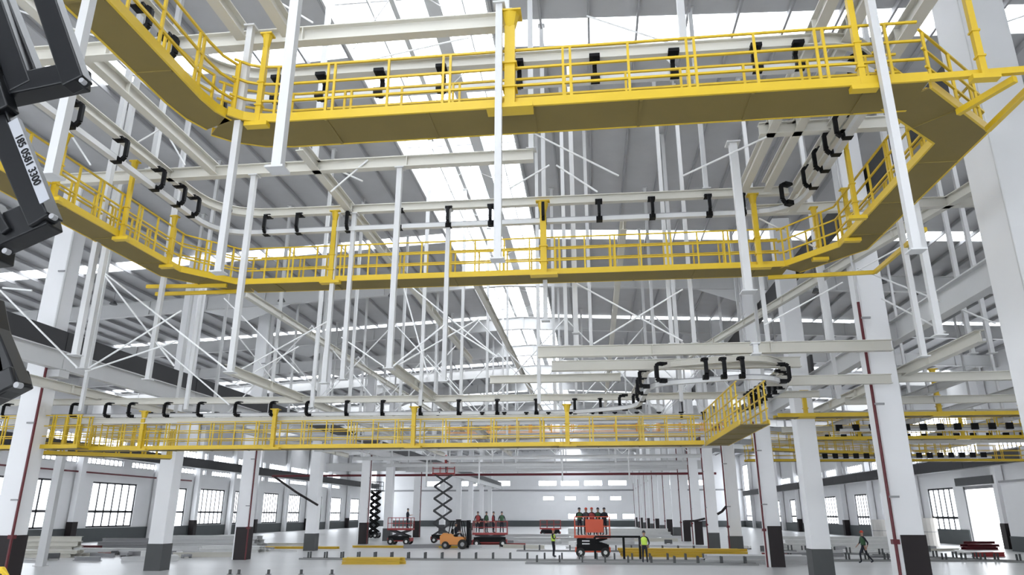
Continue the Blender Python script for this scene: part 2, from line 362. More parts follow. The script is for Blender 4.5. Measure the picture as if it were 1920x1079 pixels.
beam('support_beam', [(6.0, 8, G), (6.0, 19.7, G)], .24, .34, 'wide cream lengthwise beam running up to the right walkway bend')
beam('support_beam', [(-6.76, 14.6, G), (-6.76, 40, G)], .2, .30, 'cream lengthwise beam passing behind the far walkway left of centre')
beam('support_beam', [(-13.66, 26, G), (-13.66, 60, G)], .2, .30, 'pale lengthwise beam seen under the far walkway on the left')
beam('support_beam', [(-4.2, 25, G), (-4.2, 75, G)], .2, .30, 'pale lengthwise beam running beneath the ridge skylight')
beam('support_beam', [(10.6, 18.6, G), (5.6, 40, G)], .2, .30, 'pale slanting beam behind the right walkway bend')
beam('support_beam', [(1.2, 20.5, G), (1.2, 60, G)], .2, .30, 'pale lengthwise beam just right of the skylight')
beam('support_beam', [(-5.95, 4, 10.75), (-5.95, 10.1, 10.75)], .2, .28, 'cream lengthwise beam above the near left walkway leg, left one')
beam('support_beam', [(-5.1, 4, 10.75), (-5.1, 10.1, 10.75)], .2, .28, 'cream lengthwise beam above the near left walkway leg, right one')
# low grid
LZ = 7.15
beam('support_beam', [(-1.6, 22.1, 7.45), (9.2, 22.3, 7.45)], .24, .34, 'long low cream crosswise beam over the right half, upper of two')
beam('support_beam', [(-1.2, 22.6, 7.1), (6.6, 22.8, 7.1)], .24, .32, 'low cream crosswise beam over the right half, lower of two')
beam('support_beam', [(-3.9, 27.5, 7.62), (1.2, 27.5, 7.62)], .2, .3, 'short low cream crosswise beam beneath the skylight')
beam('support_beam', [(5.6, 23.2, 6.6), (9.4, 23.2, 6.6)], .2, .3, 'short low cream crosswise beam right of the hanging curve')
beam('support_beam', [(-11.9, 22, LZ), (-11.9, 58, LZ)], .22, .3, 'low cream lengthwise beam left of centre starting at a hanging post')
beam('support_beam', [(-6.4, 22, LZ), (-6.4, 58, LZ)], .22, .3, 'low cream lengthwise beam starting at the middle hanging post')
beam('support_beam', [(-20.6, 16, 7.3), (-20.6, 60, 7.3)], .24, .34, 'low cream lengthwise beam beside the left crane girder')
beam('support_beam', [(10.6, 20, LZ), (10.6, 36, LZ)], .24, .34, 'low cream lengthwise beam just right of the right column row')
for i, (xa, xb, Y) in enumerate([(10.3, 21.5, 25), (10.3, 24, 30.2), (10.3, 28, 34.5), (10.3, 30, 40.5), (10.4, 31, 48)]):
    beam('support_beam', [(xa, Y, 6.95), (xb, Y, 6.95)], .2, .3, 'low pale crosswise beam in the right aisle, %s from the viewer' % ORD[i])
yy = [36, 44, 52, 61, 70, 79, 88]
for i, Y in enumerate(yy):
    beam('support_beam', [(-20.5, Y, LZ), (8.9, Y, LZ)], .2, .3, 'pale crosswise grid beam far down the nave, %s of seven from the viewer' % ORD[i], m='white', group='far grid beams', ends=False)
for i, X in enumerate([13.5, 17, 21.5, 26]):
    beam('support_beam', [(X, 26, 7.3), (X, 62, 7.3)], .2, .3, 'pale lengthwise beam of the right aisle grid, %s' % nth(i, 4), m='white', group='right aisle grid beams')
# big red-brown pipe and portal beam far down the nave
beam('support_beam', [(-30, 80, 7.35), (12, 80, 7.35)], .4, .9, 'deep pale crosswise beam carrying a dark red pipe, far down the nave', m='white', ends=False)
tag(MB().tube([(-36, 79.4, 6.85), (13, 79.4, 6.85)], .12, 8).build('sprinkler_pipe', 'red'), 'dark red pipe running across the nave below the deep beam', 'pipe')
tag(MB().tube([(WL + .35, 30, 6.85), (WL + .35, 90, 6.85)], .09, 6).build('wall_pipe', 'red'), 'dark red pipe running along the left window wall', 'pipe')
# ------------------------------------------------------------ hanging posts
posts = []
def post(X, Y, z0, z1, w, label, foot='plate', m='white', group='hanging white posts'):
    t = empty('hanging_post', (X, Y, z0), label, 'post', group)
    MB().box(-w/2, w/2, -w/2, w/2, .02, z1 - z0).build('tube', m, t)
    if foot: MB().box(-w*.95, w*.95, -w*.95, w*.95, 0, .025).build('foot_plate', m, t)
    MB().box(-w*.9, w*.9, -w*.9, w*.9, z1 - z0 - .03, z1 - z0).build('top_plate', m, t)
    return t
ZB = 6.2
post(-5.72, 9.95, ZB + .1, 10.9, .105, 'white hanging post crossing the left corner of the near yellow walkway')
post(-1.3, 9.85, ZB + .1, 10.9, .11, 'white hanging post at the centre of the near yellow walkway')
post(4.6, 9.85, ZB, 14.5, .115, 'white hanging post crossing the right end of the near walkway')
post(-3.24, 6.52, ZB, 11.3, .105, 'thick white hanging post in front of the near walkway, right of its left corner')
post(-5.76, 6.4, ZB, 11.3, .105, 'thick white hanging post just right of the black lift boom')
post(3.5, 15.2, ZB + 1.1, 10.95, .17, 'white hanging post with capped top right of centre')
post(3.5, 15.1, 5.9, 6.15, .1, 'short white stub post under the right beam')
P_all = [(-11.8, 14.9, ZB, 20), (-12.7, 16.4, ZB, 20), (7.77, 17.2, ZB, 20), (7.2, 15.1, ZB, G), (-6.85, 15.75, G + .3, 20), (-1.25, 15.75, G + .3, 20), (-1.15, 19.0, 7.8, 20), (-.35, 20.5, 7.8, 20), (.1, 24, 7.8, 20), (-11.3, 15.75, G + .3, 20), (2.0, 11.75, 11.24, 20), (-1.25, 10.35, 11.1, 20), (3.4, 18.42, 11.3, 20)]
for x, y, Yb in [(277, 713, 18.0), (432, 700, 15.75), (730, 693, 15.75), (832, 717, 18.43), (608, 720, 18.4), (642, 713, 18.4)]:
    q = P(x, y, Y=Yb); P_all.append((q.x, Yb, q.z, G if q.x > -10.6 else 20))
for (a, b_, z) in [((1287, 420), (1302, 640), 22.15), ((1253, 520), (1260, 643), 22.15), ((1538, 520), (1553, 637), 22.2), ((1777, 437), (1817, 630), 22.3), ((1820, 460), (1847, 600), 22.3), ((1061, 430), (1062, 647), 22.1), ((1073, 430), (1082, 647), 22.1), ((1432, 520), (1440, 640), 22.2)]:
    q = P(b_[0], b_[1], Y=z); P_all.append((q.x, z, 7.79 if b_[0] < 1700 else 7.3, 20))
P_all.sort(key=lambda p: p[0] / p[1])
for i, (X, Y, z0, z1) in enumerate(P_all):
    post(X, Y, z0, min(z1, roof_z(X) - .01), .13 if Y < 17 else .12, 'slim white post hanging around the far high walkway, %s' % nth(i, len(P_all)))
far = []
for Y in (26, 31, 36, 44, 52, 61, 70, 79, 88):
    n = 7 if Y < 60 else 6
    for k in range(n):
        X = -19.5 + 27.5 * k / (n - 1) + random.uniform(-.8, .8); far.append((X, Y))
for i, (X, Y) in enumerate(far):
    z1 = roof_z(X) - .01
    post(X, Y, LZ - (0 if Y > 31 else .6), z1, .13, 'distant slim white post hanging from the roof onto the nave grid', None, group='distant hanging posts')
for i, (X, Y) in enumerate([(x, y) for y in (30, 40, 52) for x in (13.5, 17, 21.5, 26)]):
    post(X, Y, 7.25, roof_z(X) - .01, .12, 'slim white post hanging in the right aisle behind the columns', None, group='right aisle hanging posts')
for i, X in enumerate((-14, -9.5, -2.5, 3)):
    post(X, 61, 4.9 + .2*i, 7.15, .12, 'short white post dangling below the nave grid, %s' % nth(i, 4), group='short dangling posts')
# standing thin post at left
t = empty('standing_post', (-30.4, 38.8, 0), 'thin white post standing on the floor behind the nearest left column', 'post')
MB().box(-.22, .22, -.15, .15, 0, 6.4).build('tube', 'white', t); MB().box(-.3, .3, -.25, .25, 0, .03).build('foot_plate', 'white', t)
# ------------------------------------------------------------ brace rods
RODS = [((193, 510), (430, 697), 17), ((160, 695), (340, 583), 17), ((160, 697), (333, 640), 17), ((195, 515), (327, 687), 18), ((773, 540), (930, 668), 24), ((757, 540), (805, 713), 24),
  ((730, 693), (833, 610), 17.3), ((735, 692), (898, 598), 24), ((837, 610), (933, 670), 24), ((640, 633), (720, 688), 26), ((1073, 528), (1280, 640), 21), ((1113, 645), (1280, 543), 21),
  ((1043, 310), (1120, 360), 15.8), ((957, 353), (1030, 310), 15.8), ((1423, 410), (1560, 480), 19), ((1607, 503), (1867, 607), 21.5), ((1433, 610), (1580, 530), 21.5), ((1600, 512), (1690, 463), 21.5),
  ((1653, 560), (1773, 623), 22), ((1280, 330), (1437, 257), 15), ((27, 17), (177, 67), 12), ((237, 280), (307, 238), 15), ((307, 240), (347, 310), 15), ((517, 0), (587, 43), 11.5), ((120, 233), (170, 310), 15),
  ((60, 545), (5, 540), 14.8), ((0, 545), (145, 690), 16), ((290, 640), (430, 760), 24), ((440, 700), (620, 600), 24), ((1160, 330), (1000, 250), 15.8), ((620, 360), (690, 300), 15.7), ((1290, 150), (1230, 90), 14), ((1100, 30), (1300, 95), 14),
  ((660, 120), (880, 70), 14), ((590, 300), (680, 340), 16), ((1800, 70), (1920, 30), 16), ((1830, 60), (1890, 120), 16), ((420, 560), (560, 700), 26), ((560, 650), (440, 720), 26)]
for i, (a, b_, Y) in enumerate(sorted(RODS, key=lambda r: r[0][0] + r[1][0])):
    p, q = P(*a, Y=Y), P(*b_, Y=Y)
    side = 'falling' if (b_[1] - a[1]) * (b_[0] - a[0]) > 0 else 'rising'
    t = MB().tube([(0, 0, 0), q - p], .013 + .0006*Y, 6).build('brace_rod', 'rodm'); t.location = p
    tag(t, 'thin white diagonal brace rod %s to the right, %s' % (side, nth(i, len(RODS))), 'brace rod', 'brace rods')
for Y, n in ((36, 6), (44, 6), (61, 5)):
    for k in range(n):
        xa = -19.5 + 27.5 * k / n; xb = xa + 27.5 / n
        for za, zb in ((7.5, 12.5), (12.5, 7.5)):
            t = MB().tube([(0, 0, 0), (xb - xa, 0, zb - za)], .035, 5).build('brace_rod', 'rodm'); t.location = (xa, Y + (.06 if za < 10 else -.06), za)
            tag(t, 'distant thin white rod of the crossed bracing above the nave grid', 'brace rod', 'distant brace rods')
# ============================================================ WALKWAYS
def arc(pts, r=.8, n=5):
    """round the inner corners of a plan polyline"""
    pts = [V((p[0], p[1], 0)) for p in pts]; out = [pts[0]]
    for i in range(1, len(pts) - 1):
        a, b_, c = pts[i-1], pts[i], pts[i+1]; rr = min(r, (a-b_).length*.45, (c-b_).length*.45)
        p, q = b_ + (a-b_).normalized()*rr, b_ + (c-b_).normalized()*rr
        for k in range(n + 1): t = k / n; out.append(p*(1-t)**2 + b_*2*t*(1-t) + q*t*t)
    out.append(pts[-1]); return out
def walkway(path, z, label, wdt=.85, rails=(1, 1), sp=1.0, m='yellow', hr=1.08):
    """path: plan polyline of the centre line"""
    pts = [V((p[0], p[1], 0)) for p in path]; o = V((pts[0].x, pts[0].y, z))
    loc = [V((p.x - o.x, p.y - o.y, 0)) for p in pts]
    t = empty('maintenance_walkway', o, label, 'walkway', 'yellow overhead walkways')
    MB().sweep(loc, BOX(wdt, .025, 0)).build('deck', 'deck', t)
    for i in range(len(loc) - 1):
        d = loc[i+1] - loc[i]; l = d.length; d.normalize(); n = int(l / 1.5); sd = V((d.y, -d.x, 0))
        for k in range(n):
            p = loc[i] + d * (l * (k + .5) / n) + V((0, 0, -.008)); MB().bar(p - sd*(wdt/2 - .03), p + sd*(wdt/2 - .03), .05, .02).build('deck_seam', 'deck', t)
    for s, on in zip((-1, 1), rails):
        MB().sweep(loc, [(s*wdt/2 - .02*s, -.005), (s*wdt/2 + .02*s, -.005), (s*wdt/2 + .02*s, .15), (s*wdt/2 - .02*s, .15)]).build('edge_channel', m, t)
        if not on: continue
        off = s * (wdt/2 - .01); rm = MB()
        for h in (hr, hr*.68, hr*.37): rm.sweep(loc, [(off - .018, h - .018), (off + .018, h - .018), (off + .018, h + .018), (off - .018, h + .018)])
        g = rm.build('guardrail', m, t)
        acc = 0; nxt = .1; cnt = 0
        for i in range(len(loc) - 1):
            d = loc[i+1] - loc[i]; l = d.length
            if l < 1e-4: continue
            d.normalize(); sd = V((d.y, -d.x, 0))
            while nxt < acc + l and cnt < 48:
                p = loc[i] + d * (nxt - acc) + sd * off
                MB().box(p.x - .02, p.x + .02, p.y - .02, p.y + .02, .06, hr).build('rail_post', m, g)
                cnt += 1; nxt += (.12 if cnt % 3 == 0 else sp*.94)
            acc += l
    return t
ZW = 9.0
near = arc([(-6.3, 3.0), (-6.3, 10.45), (5.3, 10.4)], 1.2)
k_ = 7
walkway(near[:4], ZW, 'yellow walkway leg coming overhead at the top left', .62)
walkway(near[3:], ZW, 'yellow walkway running straight across the top of the view')
walkway([(5.15, 10.45), (6.62, 11.85), (6.62, 17.3), (5.5, 18.85)], ZW + .002, 'yellow walkway leg on the right joining the near and far walkways', .76, (1, 1))
walkway([(5.38, 18.9), (-1.1, 18.85), (-9.72, 18.8)], ZW, 'yellow walkway crossing the middle of the view beyond the conveyor', .8, (1, 1), .75)
walkway([(-9.75, 18.8), (-10.2, 18.7), (-11.35, 17.3), (-11.45, 12), (-11.5, 8)], ZW, 'yellow walkway leg on the left running toward the viewer', .75, (1, 1), .7)
# steel outriggers on the right corner
def rod_thing(name, a, b_, w_, label, cat, m='yellow', group=None):
    a, b_ = V(a), V(b_); o = MB().bar((0, 0, 0), b_ - a, w_, w_*1.2).build(name, m); o.location = a; return tag(o, label, cat, group)
for a, b_, lab in [((5.3, 10.0, 9.07), (14, 9.7, 9.07), 'yellow beam running right from the walkway corner to the frame edge'), ((6.88, 11.5, 8.95), (6.88, 6.2, 8.95), 'yellow slanting beam under the right edge of the walkway corner'),
                 ((6.1, 10.85, 8.93), (6.5, 9.95, 8.93), 'short yellow slanting beam inside the walkway corner'), (P(275, 538, Z=8.95), P(425, 536, Z=8.95), 'yellow bracket arm sticking out left of the far walkway'),
                 (P(292, 552, Z=8.95), P(450, 547, Z=8.95), 'lower yellow bracket arm under the left end of the far walkway'), (P(1440, 521, Z=8.95), P(1640, 511, Z=8.95), 'yellow bracket arm under the right end of the far walkway'), (P(1640, 511, Z=8.95), P(1735, 430, Z=8.95), 'yellow slanting bracket arm below the right walkway leg')]:
    rod_thing('bracket_arm', a, b_, .085, lab, 'bracket', group='yellow bracket arms')
def ypost(X, Y, z0, z1, label, w=.10):
    t = empty('suspension_post', (X, Y, z0), label, 'post', 'yellow suspension posts')
    MB().box(-w/2, w/2, -w/2, w/2, 0, z1 - z0 - .28).build('tube', 'yellow', t)
    MB().tube([(0, 0, z1 - z0 - .30), (0, 0, z1 - z0 - .02)], w*.55, 8, w*.95).build('head_bracket', 'yellow', t)
    MB().box(-w*1.15, w*1.15, -w*.95, w*.95, z1 - z0 - .03, z1 - z0).build('head_plate', 'yellow', t)
    MB().box(-w*2.2, w*2.2, -w*.8, w*.8, -.04, .04).build('saddle', 'yellow', t)
    for z in (.35, .8): MB().box(-w*.7, w*.7, -w*.7, w*.7, z, z + .03).build('collar', 'yellow', t)
YP = [(-5.42, 10.0, 8.95, 10.75, 'at the left corner of the near walkway'), (-1.13, 9.98, 8.95, 10.78, 'at the centre of the near walkway'), (4.35, 10.0, 8.95, 10.9, 'near the right end of the near walkway'), (6.05, 9.9, 8.95, 12.5, 'at the far right corner'),
  (-7.18, 18.35, 8.95, 11.12, 'left of centre on the far walkway'), (-1.14, 18.35, 8.95, 11.12, 'at the centre of the far walkway'), (4.6, 18.35, 8.95, 11.05, 'right of centre on the far walkway'), (6.0, 17.9, 8.95, 10.4, 'at the bend of the right walkway'), (6.0, 15.2, 8.95, 10.9, 'halfway along the right walkway leg'),
  (6.35, 16.6, 8.95, 10.3, 'just past the bend of the right walkway'), (-10.95, 14.6, 8.95, 11.0, 'on the left walkway leg'), (-11.0, 16.6, 8.95, 10.4, 'deeper on the left walkway leg'), (-11.0, 12.4, 8.95, 10.5, 'at the near end of the left walkway leg')]
for X, Y, a, b_, s in YP: ypost(X, Y, a, b_, 'yellow suspension post ' + s, .17 if abs(X + 1.14) < .05 else (.13 if Y > 18 else .09))
# low walkway
ZL = 5.2
walkway([(-21.0, 27.9), (4.2, 28.1)], ZL, 'long low yellow walkway across the nave at mid depth', .75, (1, 1), .95)
walkway([(4.75, 28.3), (4.75, 21.6)], ZL, 'low yellow walkway leg with shade-darkened underside on the right', .85, (1, 1), .7, hr=1.28)
walkway([(-23.8, 28.6), (-19.4, 31.8)], ZL - .05, 'low yellow walkway stub by the nearest left column, slanting', .8, (1, 1), .5, hr=1.3)
walkway([(-24.6, 26.9), (-20.2, 26.9)], ZL, 'low yellow walkway stub by the nearest left column, crosswise', .7, (1, 1), .5, hr=1.3)
MO = mat('orange_rail_paint', (.85, .36, .03), .4); M['amber'] = MO
walkway([(-9.5, 47), (8.5, 47)], 7.45, 'distant orange-railed walkway behind the low yellow one', .75, (1, 1), 1.4, 'amber')
for i, X in enumerate((-18.2, -12.6, -6.9, -.9)):
    ypost(X, 27.5, ZL, 6.75, 'yellow suspension post on the low walkway, %s' % nth(i, 4), .15)
walkway([(7.6, 30.6), (19.5, 30.9)], 6.5, 'yellow walkway in the right aisle behind the columns, nearer one', .7, (0, 0))
walkway([(11.6, 40.3), (23.5, 40.6)], 6.5, 'yellow walkway in the right aisle behind the columns, middle one', .7, (1, 1), 1.2)
walkway([(9.6, 44), (24, 52)], 6.3, 'yellow walkway in the right aisle, slanting farther one', .7, (1, 1), 1.5)
walkway([(10.6, 52), (30, 54)], 6.2, 'yellow walkway in the right aisle, farthest one', .7, (1, 1), 1.8)
for i, (X, Y, z1) in enumerate([(14.0, 30.5, 8.4), (22.6, 40.2, 8.2), (19.4, 40.2, 8.0), (14.2, 40.2, 7.6), (8.8, 30.5, 7.6)]):
    ypost(X, Y, 6.5, z1, 'yellow suspension post on a right aisle walkway, %s' % nth([2, 4, 3, 1, 0][i], 5), .15)
# ============================================================ CONVEYORS
def track(path, z, label, low=.0, m='alu'):
    pts = [V((p[0], p[1], 0)) for p in path]; o = V((pts[0].x, pts[0].y, z)); loc = [p - V((o.x, o.y, 0)) for p in pts]
    t = empty('conveyor_track', o, label, 'conveyor track', 'conveyor tracks')
    MB().sweep(loc, BOX(.15, .12, -.06)).build('rail', 'white', t)
    MB().sweep(loc, BOX(.05, .05, .055)).build('slot', 'grey', t)
    return t
def lifted(path, z): return [(p[0], p[1], z) for p in path]
cp = arc([(-10.75, 7.5), (-10.75, 18.35), (5.75, 18.45), (5.75, 11.75), (-7.4, 11.65), (-7.6, 4)], 1.3, 8)
track(cp, 10.55, 'pale conveyor rail looping between the two high yellow walkways')
beam('conveyor_beam', lifted(arc([(-10.75, 7.5), (-10.75, 18.35), (5.6, 18.45)], 1.7, 8), G), .17, .24, 'cream beam carrying the conveyor rail along the left and the far side', 'beam', group='conveyor carrying beams', ends=False)
beam('conveyor_beam', lifted(arc([(5.7, 18.3), (5.7, 11.75), (-7.4, 11.65), (-7.6, 4)], 1.3, 8), G - .06), .17, .24, 'cream beam carrying the conveyor rail along the right and the near side', 'beam', group='conveyor carrying beams', ends=False)
BT = .085
def hanger(x, y, ztop, zlow, rz, label, group='black conveyor hangers'):
    """C bracket: arm on local +X side offset, plane = local XZ"""
    h = ztop - zlow; t = empty('conveyor_hanger', (x, y, zlow), label, 'hanger', group, rz); w = .035
    mb = MB(); pts = [(-.02, .0, 0), (.13, 0, -.03), (.21, 0, .06), (.21, 0, h - .05), (.13, 0, h + .01), (-.02, 0, h)]
    for a, b_ in zip(pts, pts[1:]): mb.bar(a, b_, BT, BT, (0, 1, 0))
    mb.build('bracket_arm', 'black', t, bevel=.008)
    MB().cbox((0, 0, h + .02), .24, .2, .07).build('beam_clamp', 'black', t); MB().cbox((0, 0, -.02), .19, .17, .12).build('rail_clamp', 'black', t)
HP = [(135, 213), (222, 278), (293, 332), (333, 361), (360, 382), (425, 412), (502, 420), (562, 418), (655, 412), (750, 410), (842, 405), (921, 403), (1019, 397), (1123, 392), (1222, 389), (1328, 383), (1391, 382), (1477, 363), (1523, 331), (1544, 297), (1564, 263), (1585, 230)]
for i, (x, y) in enumerate(HP):
    if i < 5: q = P(x, y, X=-10.75); rz = 0
    elif i == 5: q = P(x, y, Z=10.82); rz = -R(50)
    elif i < 17: q = P(x, y, Y=18.4); rz = -R(90)
    elif i == 17: q = P(x, y, Z=10.82); rz = R(210)
    else: q = P(x, y, X=5.75); rz = R(180)
    hanger(q.x, q.y, 11.06, 10.56, rz, 'black C-shaped bracket on the far or side conveyor rail, %s' % nth(i, len(HP)))
HN = [(260, 30), (310, 82), (410, 145), (520, 157), (603, 152), (712, 145), (828, 136), (972, 128), (1115, 118), (1263, 108), (1417, 98), (1496, 92), (1612, 112)]
for i, (x, y) in enumerate(HN):
    if i < 3: q = P(x, y, X=-7.45); rz = 0
    elif i < 12: q = P(x, y, Y=11.65); rz = R(90)
    else: q = P(x, y, Z=10.9); rz = R(135)
    hanger(q.x, q.y, 10.97, 10.56, rz, 'black bracket on the near conveyor behind the top guardrail, %s' % nth(i, len(HN)), 'near conveyor hangers')
# low conveyor
BT = .11
ZC = 6.62
lp = arc([(-26, 27.6), (-.8, 28.9), (1.8, 27.6), (1.9, 22.6), (5.2, 21.6), (6.3, 23.2), (6.3, 31.5)], 1.0, 6)
track(lp, ZC, 'pale low conveyor rail crossing the nave and curling back at the right')
beam('conveyor_beam', [(-26, 27.6, ZC + .48), (-.2, 28.9, ZC + .48), (9, 29.1, ZC + .48)], .2, .26, 'cream beam carrying the low conveyor rail across the nave', group='conveyor carrying beams', ends=False)
beam('conveyor_beam', lifted(arc([(1.7, 28.6), (1.9, 22.6), (5.2, 21.6), (6.3, 23.2), (6.3, 29.0)], 1.0, 6), ZC + .5), .16, .2, 'cream curved beam carrying the curled end of the low conveyor', group='conveyor carrying beams', ends=False)
beam('conveyor_beam', [(-24, 27.2, ZC - .38), (4, 28.6, ZC - .38)], .2, .22, 'cream lower beam just above the low walkway handrail', group='conveyor carrying beams', ends=False)
HL = [18, 145, 208, 252, 318, 381, 450, 516, 583, 652, 719, 790, 861, 933, 1006, 1078, 1126]
for i, x in enumerate(HL):
    X = P(x, 768, Y=28.2).x; Y = 27.6 + 1.3 * (X + 26) / 25.2; q = P(x, 768, Y=Y)
    hanger(q.x, Y - .02, ZC + .5, ZC, -R(90) if i > 8 else -R(125), 'black C-shaped bracket on the low conveyor across the nave, %s' % nth(i, len(HL)), 'low conveyor hangers')
HC = [(1172, 755), (1198, 752), (1205, 738), (1207, 724), (1212, 710), (1243, 699), (1322, 692), (1356, 691), (1390, 690), (1466, 700), (1462, 712), (1452, 722), (1441, 729), (1431, 735), (1422, 741), (1414, 746), (1407, 750), (1401, 754)]
for i, (x, y) in enumerate(HC):
    q = P(x, y, Z=ZC + .24); rz = R(180) if i < 5 else (R(200) if i == 5 else (-R(90) if i < 9 else 0))
    hanger(q.x, q.y, ZC + .5, ZC, rz, 'black bracket on the curled right end of the low conveyor, %s along the curl' % ORD[i], 'curl conveyor hangers')
HS = [240 + 41.5 * k for k in range(27)]
for i, x in enumerate(HS):
    q = P(x, 781, Y=28.6); t = MB().box(-.05, .05, -.04, .04, -.14, .14).add(*[[(-.09, -.05, .12), (.09, -.05, .12), (.09, .05, .12), (-.09, .05, .12), (-.09, -.05, .17), (.09, -.05, .17), (.09, .05, .17), (-.09, .05, .17)], [(0, 3, 2, 1), (4, 5, 6, 7), (0, 1, 5, 4), (1, 2, 6, 5), (2, 3, 7, 6), (3, 0, 4, 7)]]).build('rail_clip', 'black')
    t.location = q; tag(t, 'small black clip above the low walkway handrail, %s' % nth(i, len(HS)), 'clip', 'small clips over the low walkway')
track([(-10.6, 36), (8.6, 36)], 7.08, 'pale distant conveyor rail behind the low walkway')
for i, (xa, xb, Y, z) in enumerate([(12, 26, 36.5, 6.6), (12, 28, 44, 6.9), (13, 24, 46.5, 6.0)]):
    t = track([(xa, Y), (xb, Y + .4)], z, 'conveyor rail in the right aisle with a row of black hangers, %s' % ['nearest', 'middle', 'farthest'][i])
    for k in range(18):
        x = xa + (xb - xa) * k / 18; q = MB().cbox((0, 0, .12), .3, .12, .3).build('hanger_block', 'black', t); q.location = (x - xa, 0, 0)
# ============================================================ SCISSOR BOOM in the left foreground
lf = empty('boom_lift', (-2.8, 3.0, 0), 'charcoal lift with folding arms at the left edge, white sticker with a phone number', 'lift')
def arm(a, b_, w, Y=3.0, dep=.09, name='boom_arm', m='lift', dy=0):
    p, q = P(*a, Y=Y + dy), P(*b_, Y=Y + dy); off = lf.location
    d = (q - p).normalized(); p = p - off; q = q - off
    return MB().bar(p, q, dep, w, up=d.cross(V((0, 1, 0)))).build(name, m, lf, bevel=.008)
arm((-60, -140), (48, 170), .125); arm((-8, -60), (76, 155), .045, dy=.06); arm((70, -60), (146, 160), .12)
arm((-60, 188), (158, 143), .13, dep=.12, dy=.02); arm((-30, 95), (8, 215), .11, dy=-.04)
arm((-14, 195), (84, 420), .115); sa = arm((24, 215), (102, 408), .012, dep=.12, name='arm_flange')
arm((-120, 498), (98, 402), .17, dep=.12, dy=.04); arm((-80, 470), (12, 458), .20, dep=.14, dy=.05); arm((-10, 385), (22, 440), .05)
arm((-30, 590), (28, 735), .12); arm((-60, 760), (42, 708), .1, dep=.12); arm((-40, 575), (-10, 740), .2)
for pxy in ((96, 405), (152, 150), (8, 470), (30, 722)):
    p = P(*pxy, Y=2.93) - lf.location; MB().tube([p, p + V((0, .03, 0))], .014, 12).build('pivot_pin', 'grey', lf)
# sticker and number
p0, p1 = P(24, 226, Y=2.93), P(84, 378, Y=2.93); d = (p1 - p0).normalized(); nrm = V((d.z, 0, -d.x)).normalized()
if nrm.x < 0: nrm = -nrm
c = (p0 + p1) / 2 - lf.location; st = MB().bar(c - d*(p1-p0).length/2, c + d*(p1-p0).length/2, .004, .052, up=nrm).build('number_sticker', 'seal', lf)
tc = bpy.data.curves.new('phone_number', 'FONT'); tc.body = '185 0581 3300'; tc.size = .056; tc.align_x = 'CENTER'; tc.align_y = 'CENTER'; tc.extrude = .001; tc.offset = .0006
tc.materials.append(M['black']); t0 = bpy.data.objects.new('phone_number', tc); C.objects.link(t0); tm_ = bpy.data.meshes.new_from_object(t0.evaluated_get(bpy.context.evaluated_depsgraph_get())); bpy.data.objects.remove(t0)
to = bpy.data.objects.new('phone_number', tm_); C.objects.link(to); to.parent = lf
zax = V((0, -1, 0)); xax = V((d.x, 0, d.z)).normalized(); yax = zax.cross(xax)
to.matrix_local = Matrix.Translation(c + V((0, -.006, 0))) @ Matrix((xax, yax, zax)).transposed().to_4x4()
# yellow loop rail at the bottom left corner
p = P(20, 1070, Y=4.2); t = MB().tube([(-.5, 0, 0), (-.05, 0, 0), (0, 0, -.05), (0, 0, -p.z + 0.0)], .02, 8).build('guard_hoop', 'yellow'); t.location = p
tag(t, 'yellow guard hoop peeking in at the bottom left corner', 'guard rail')
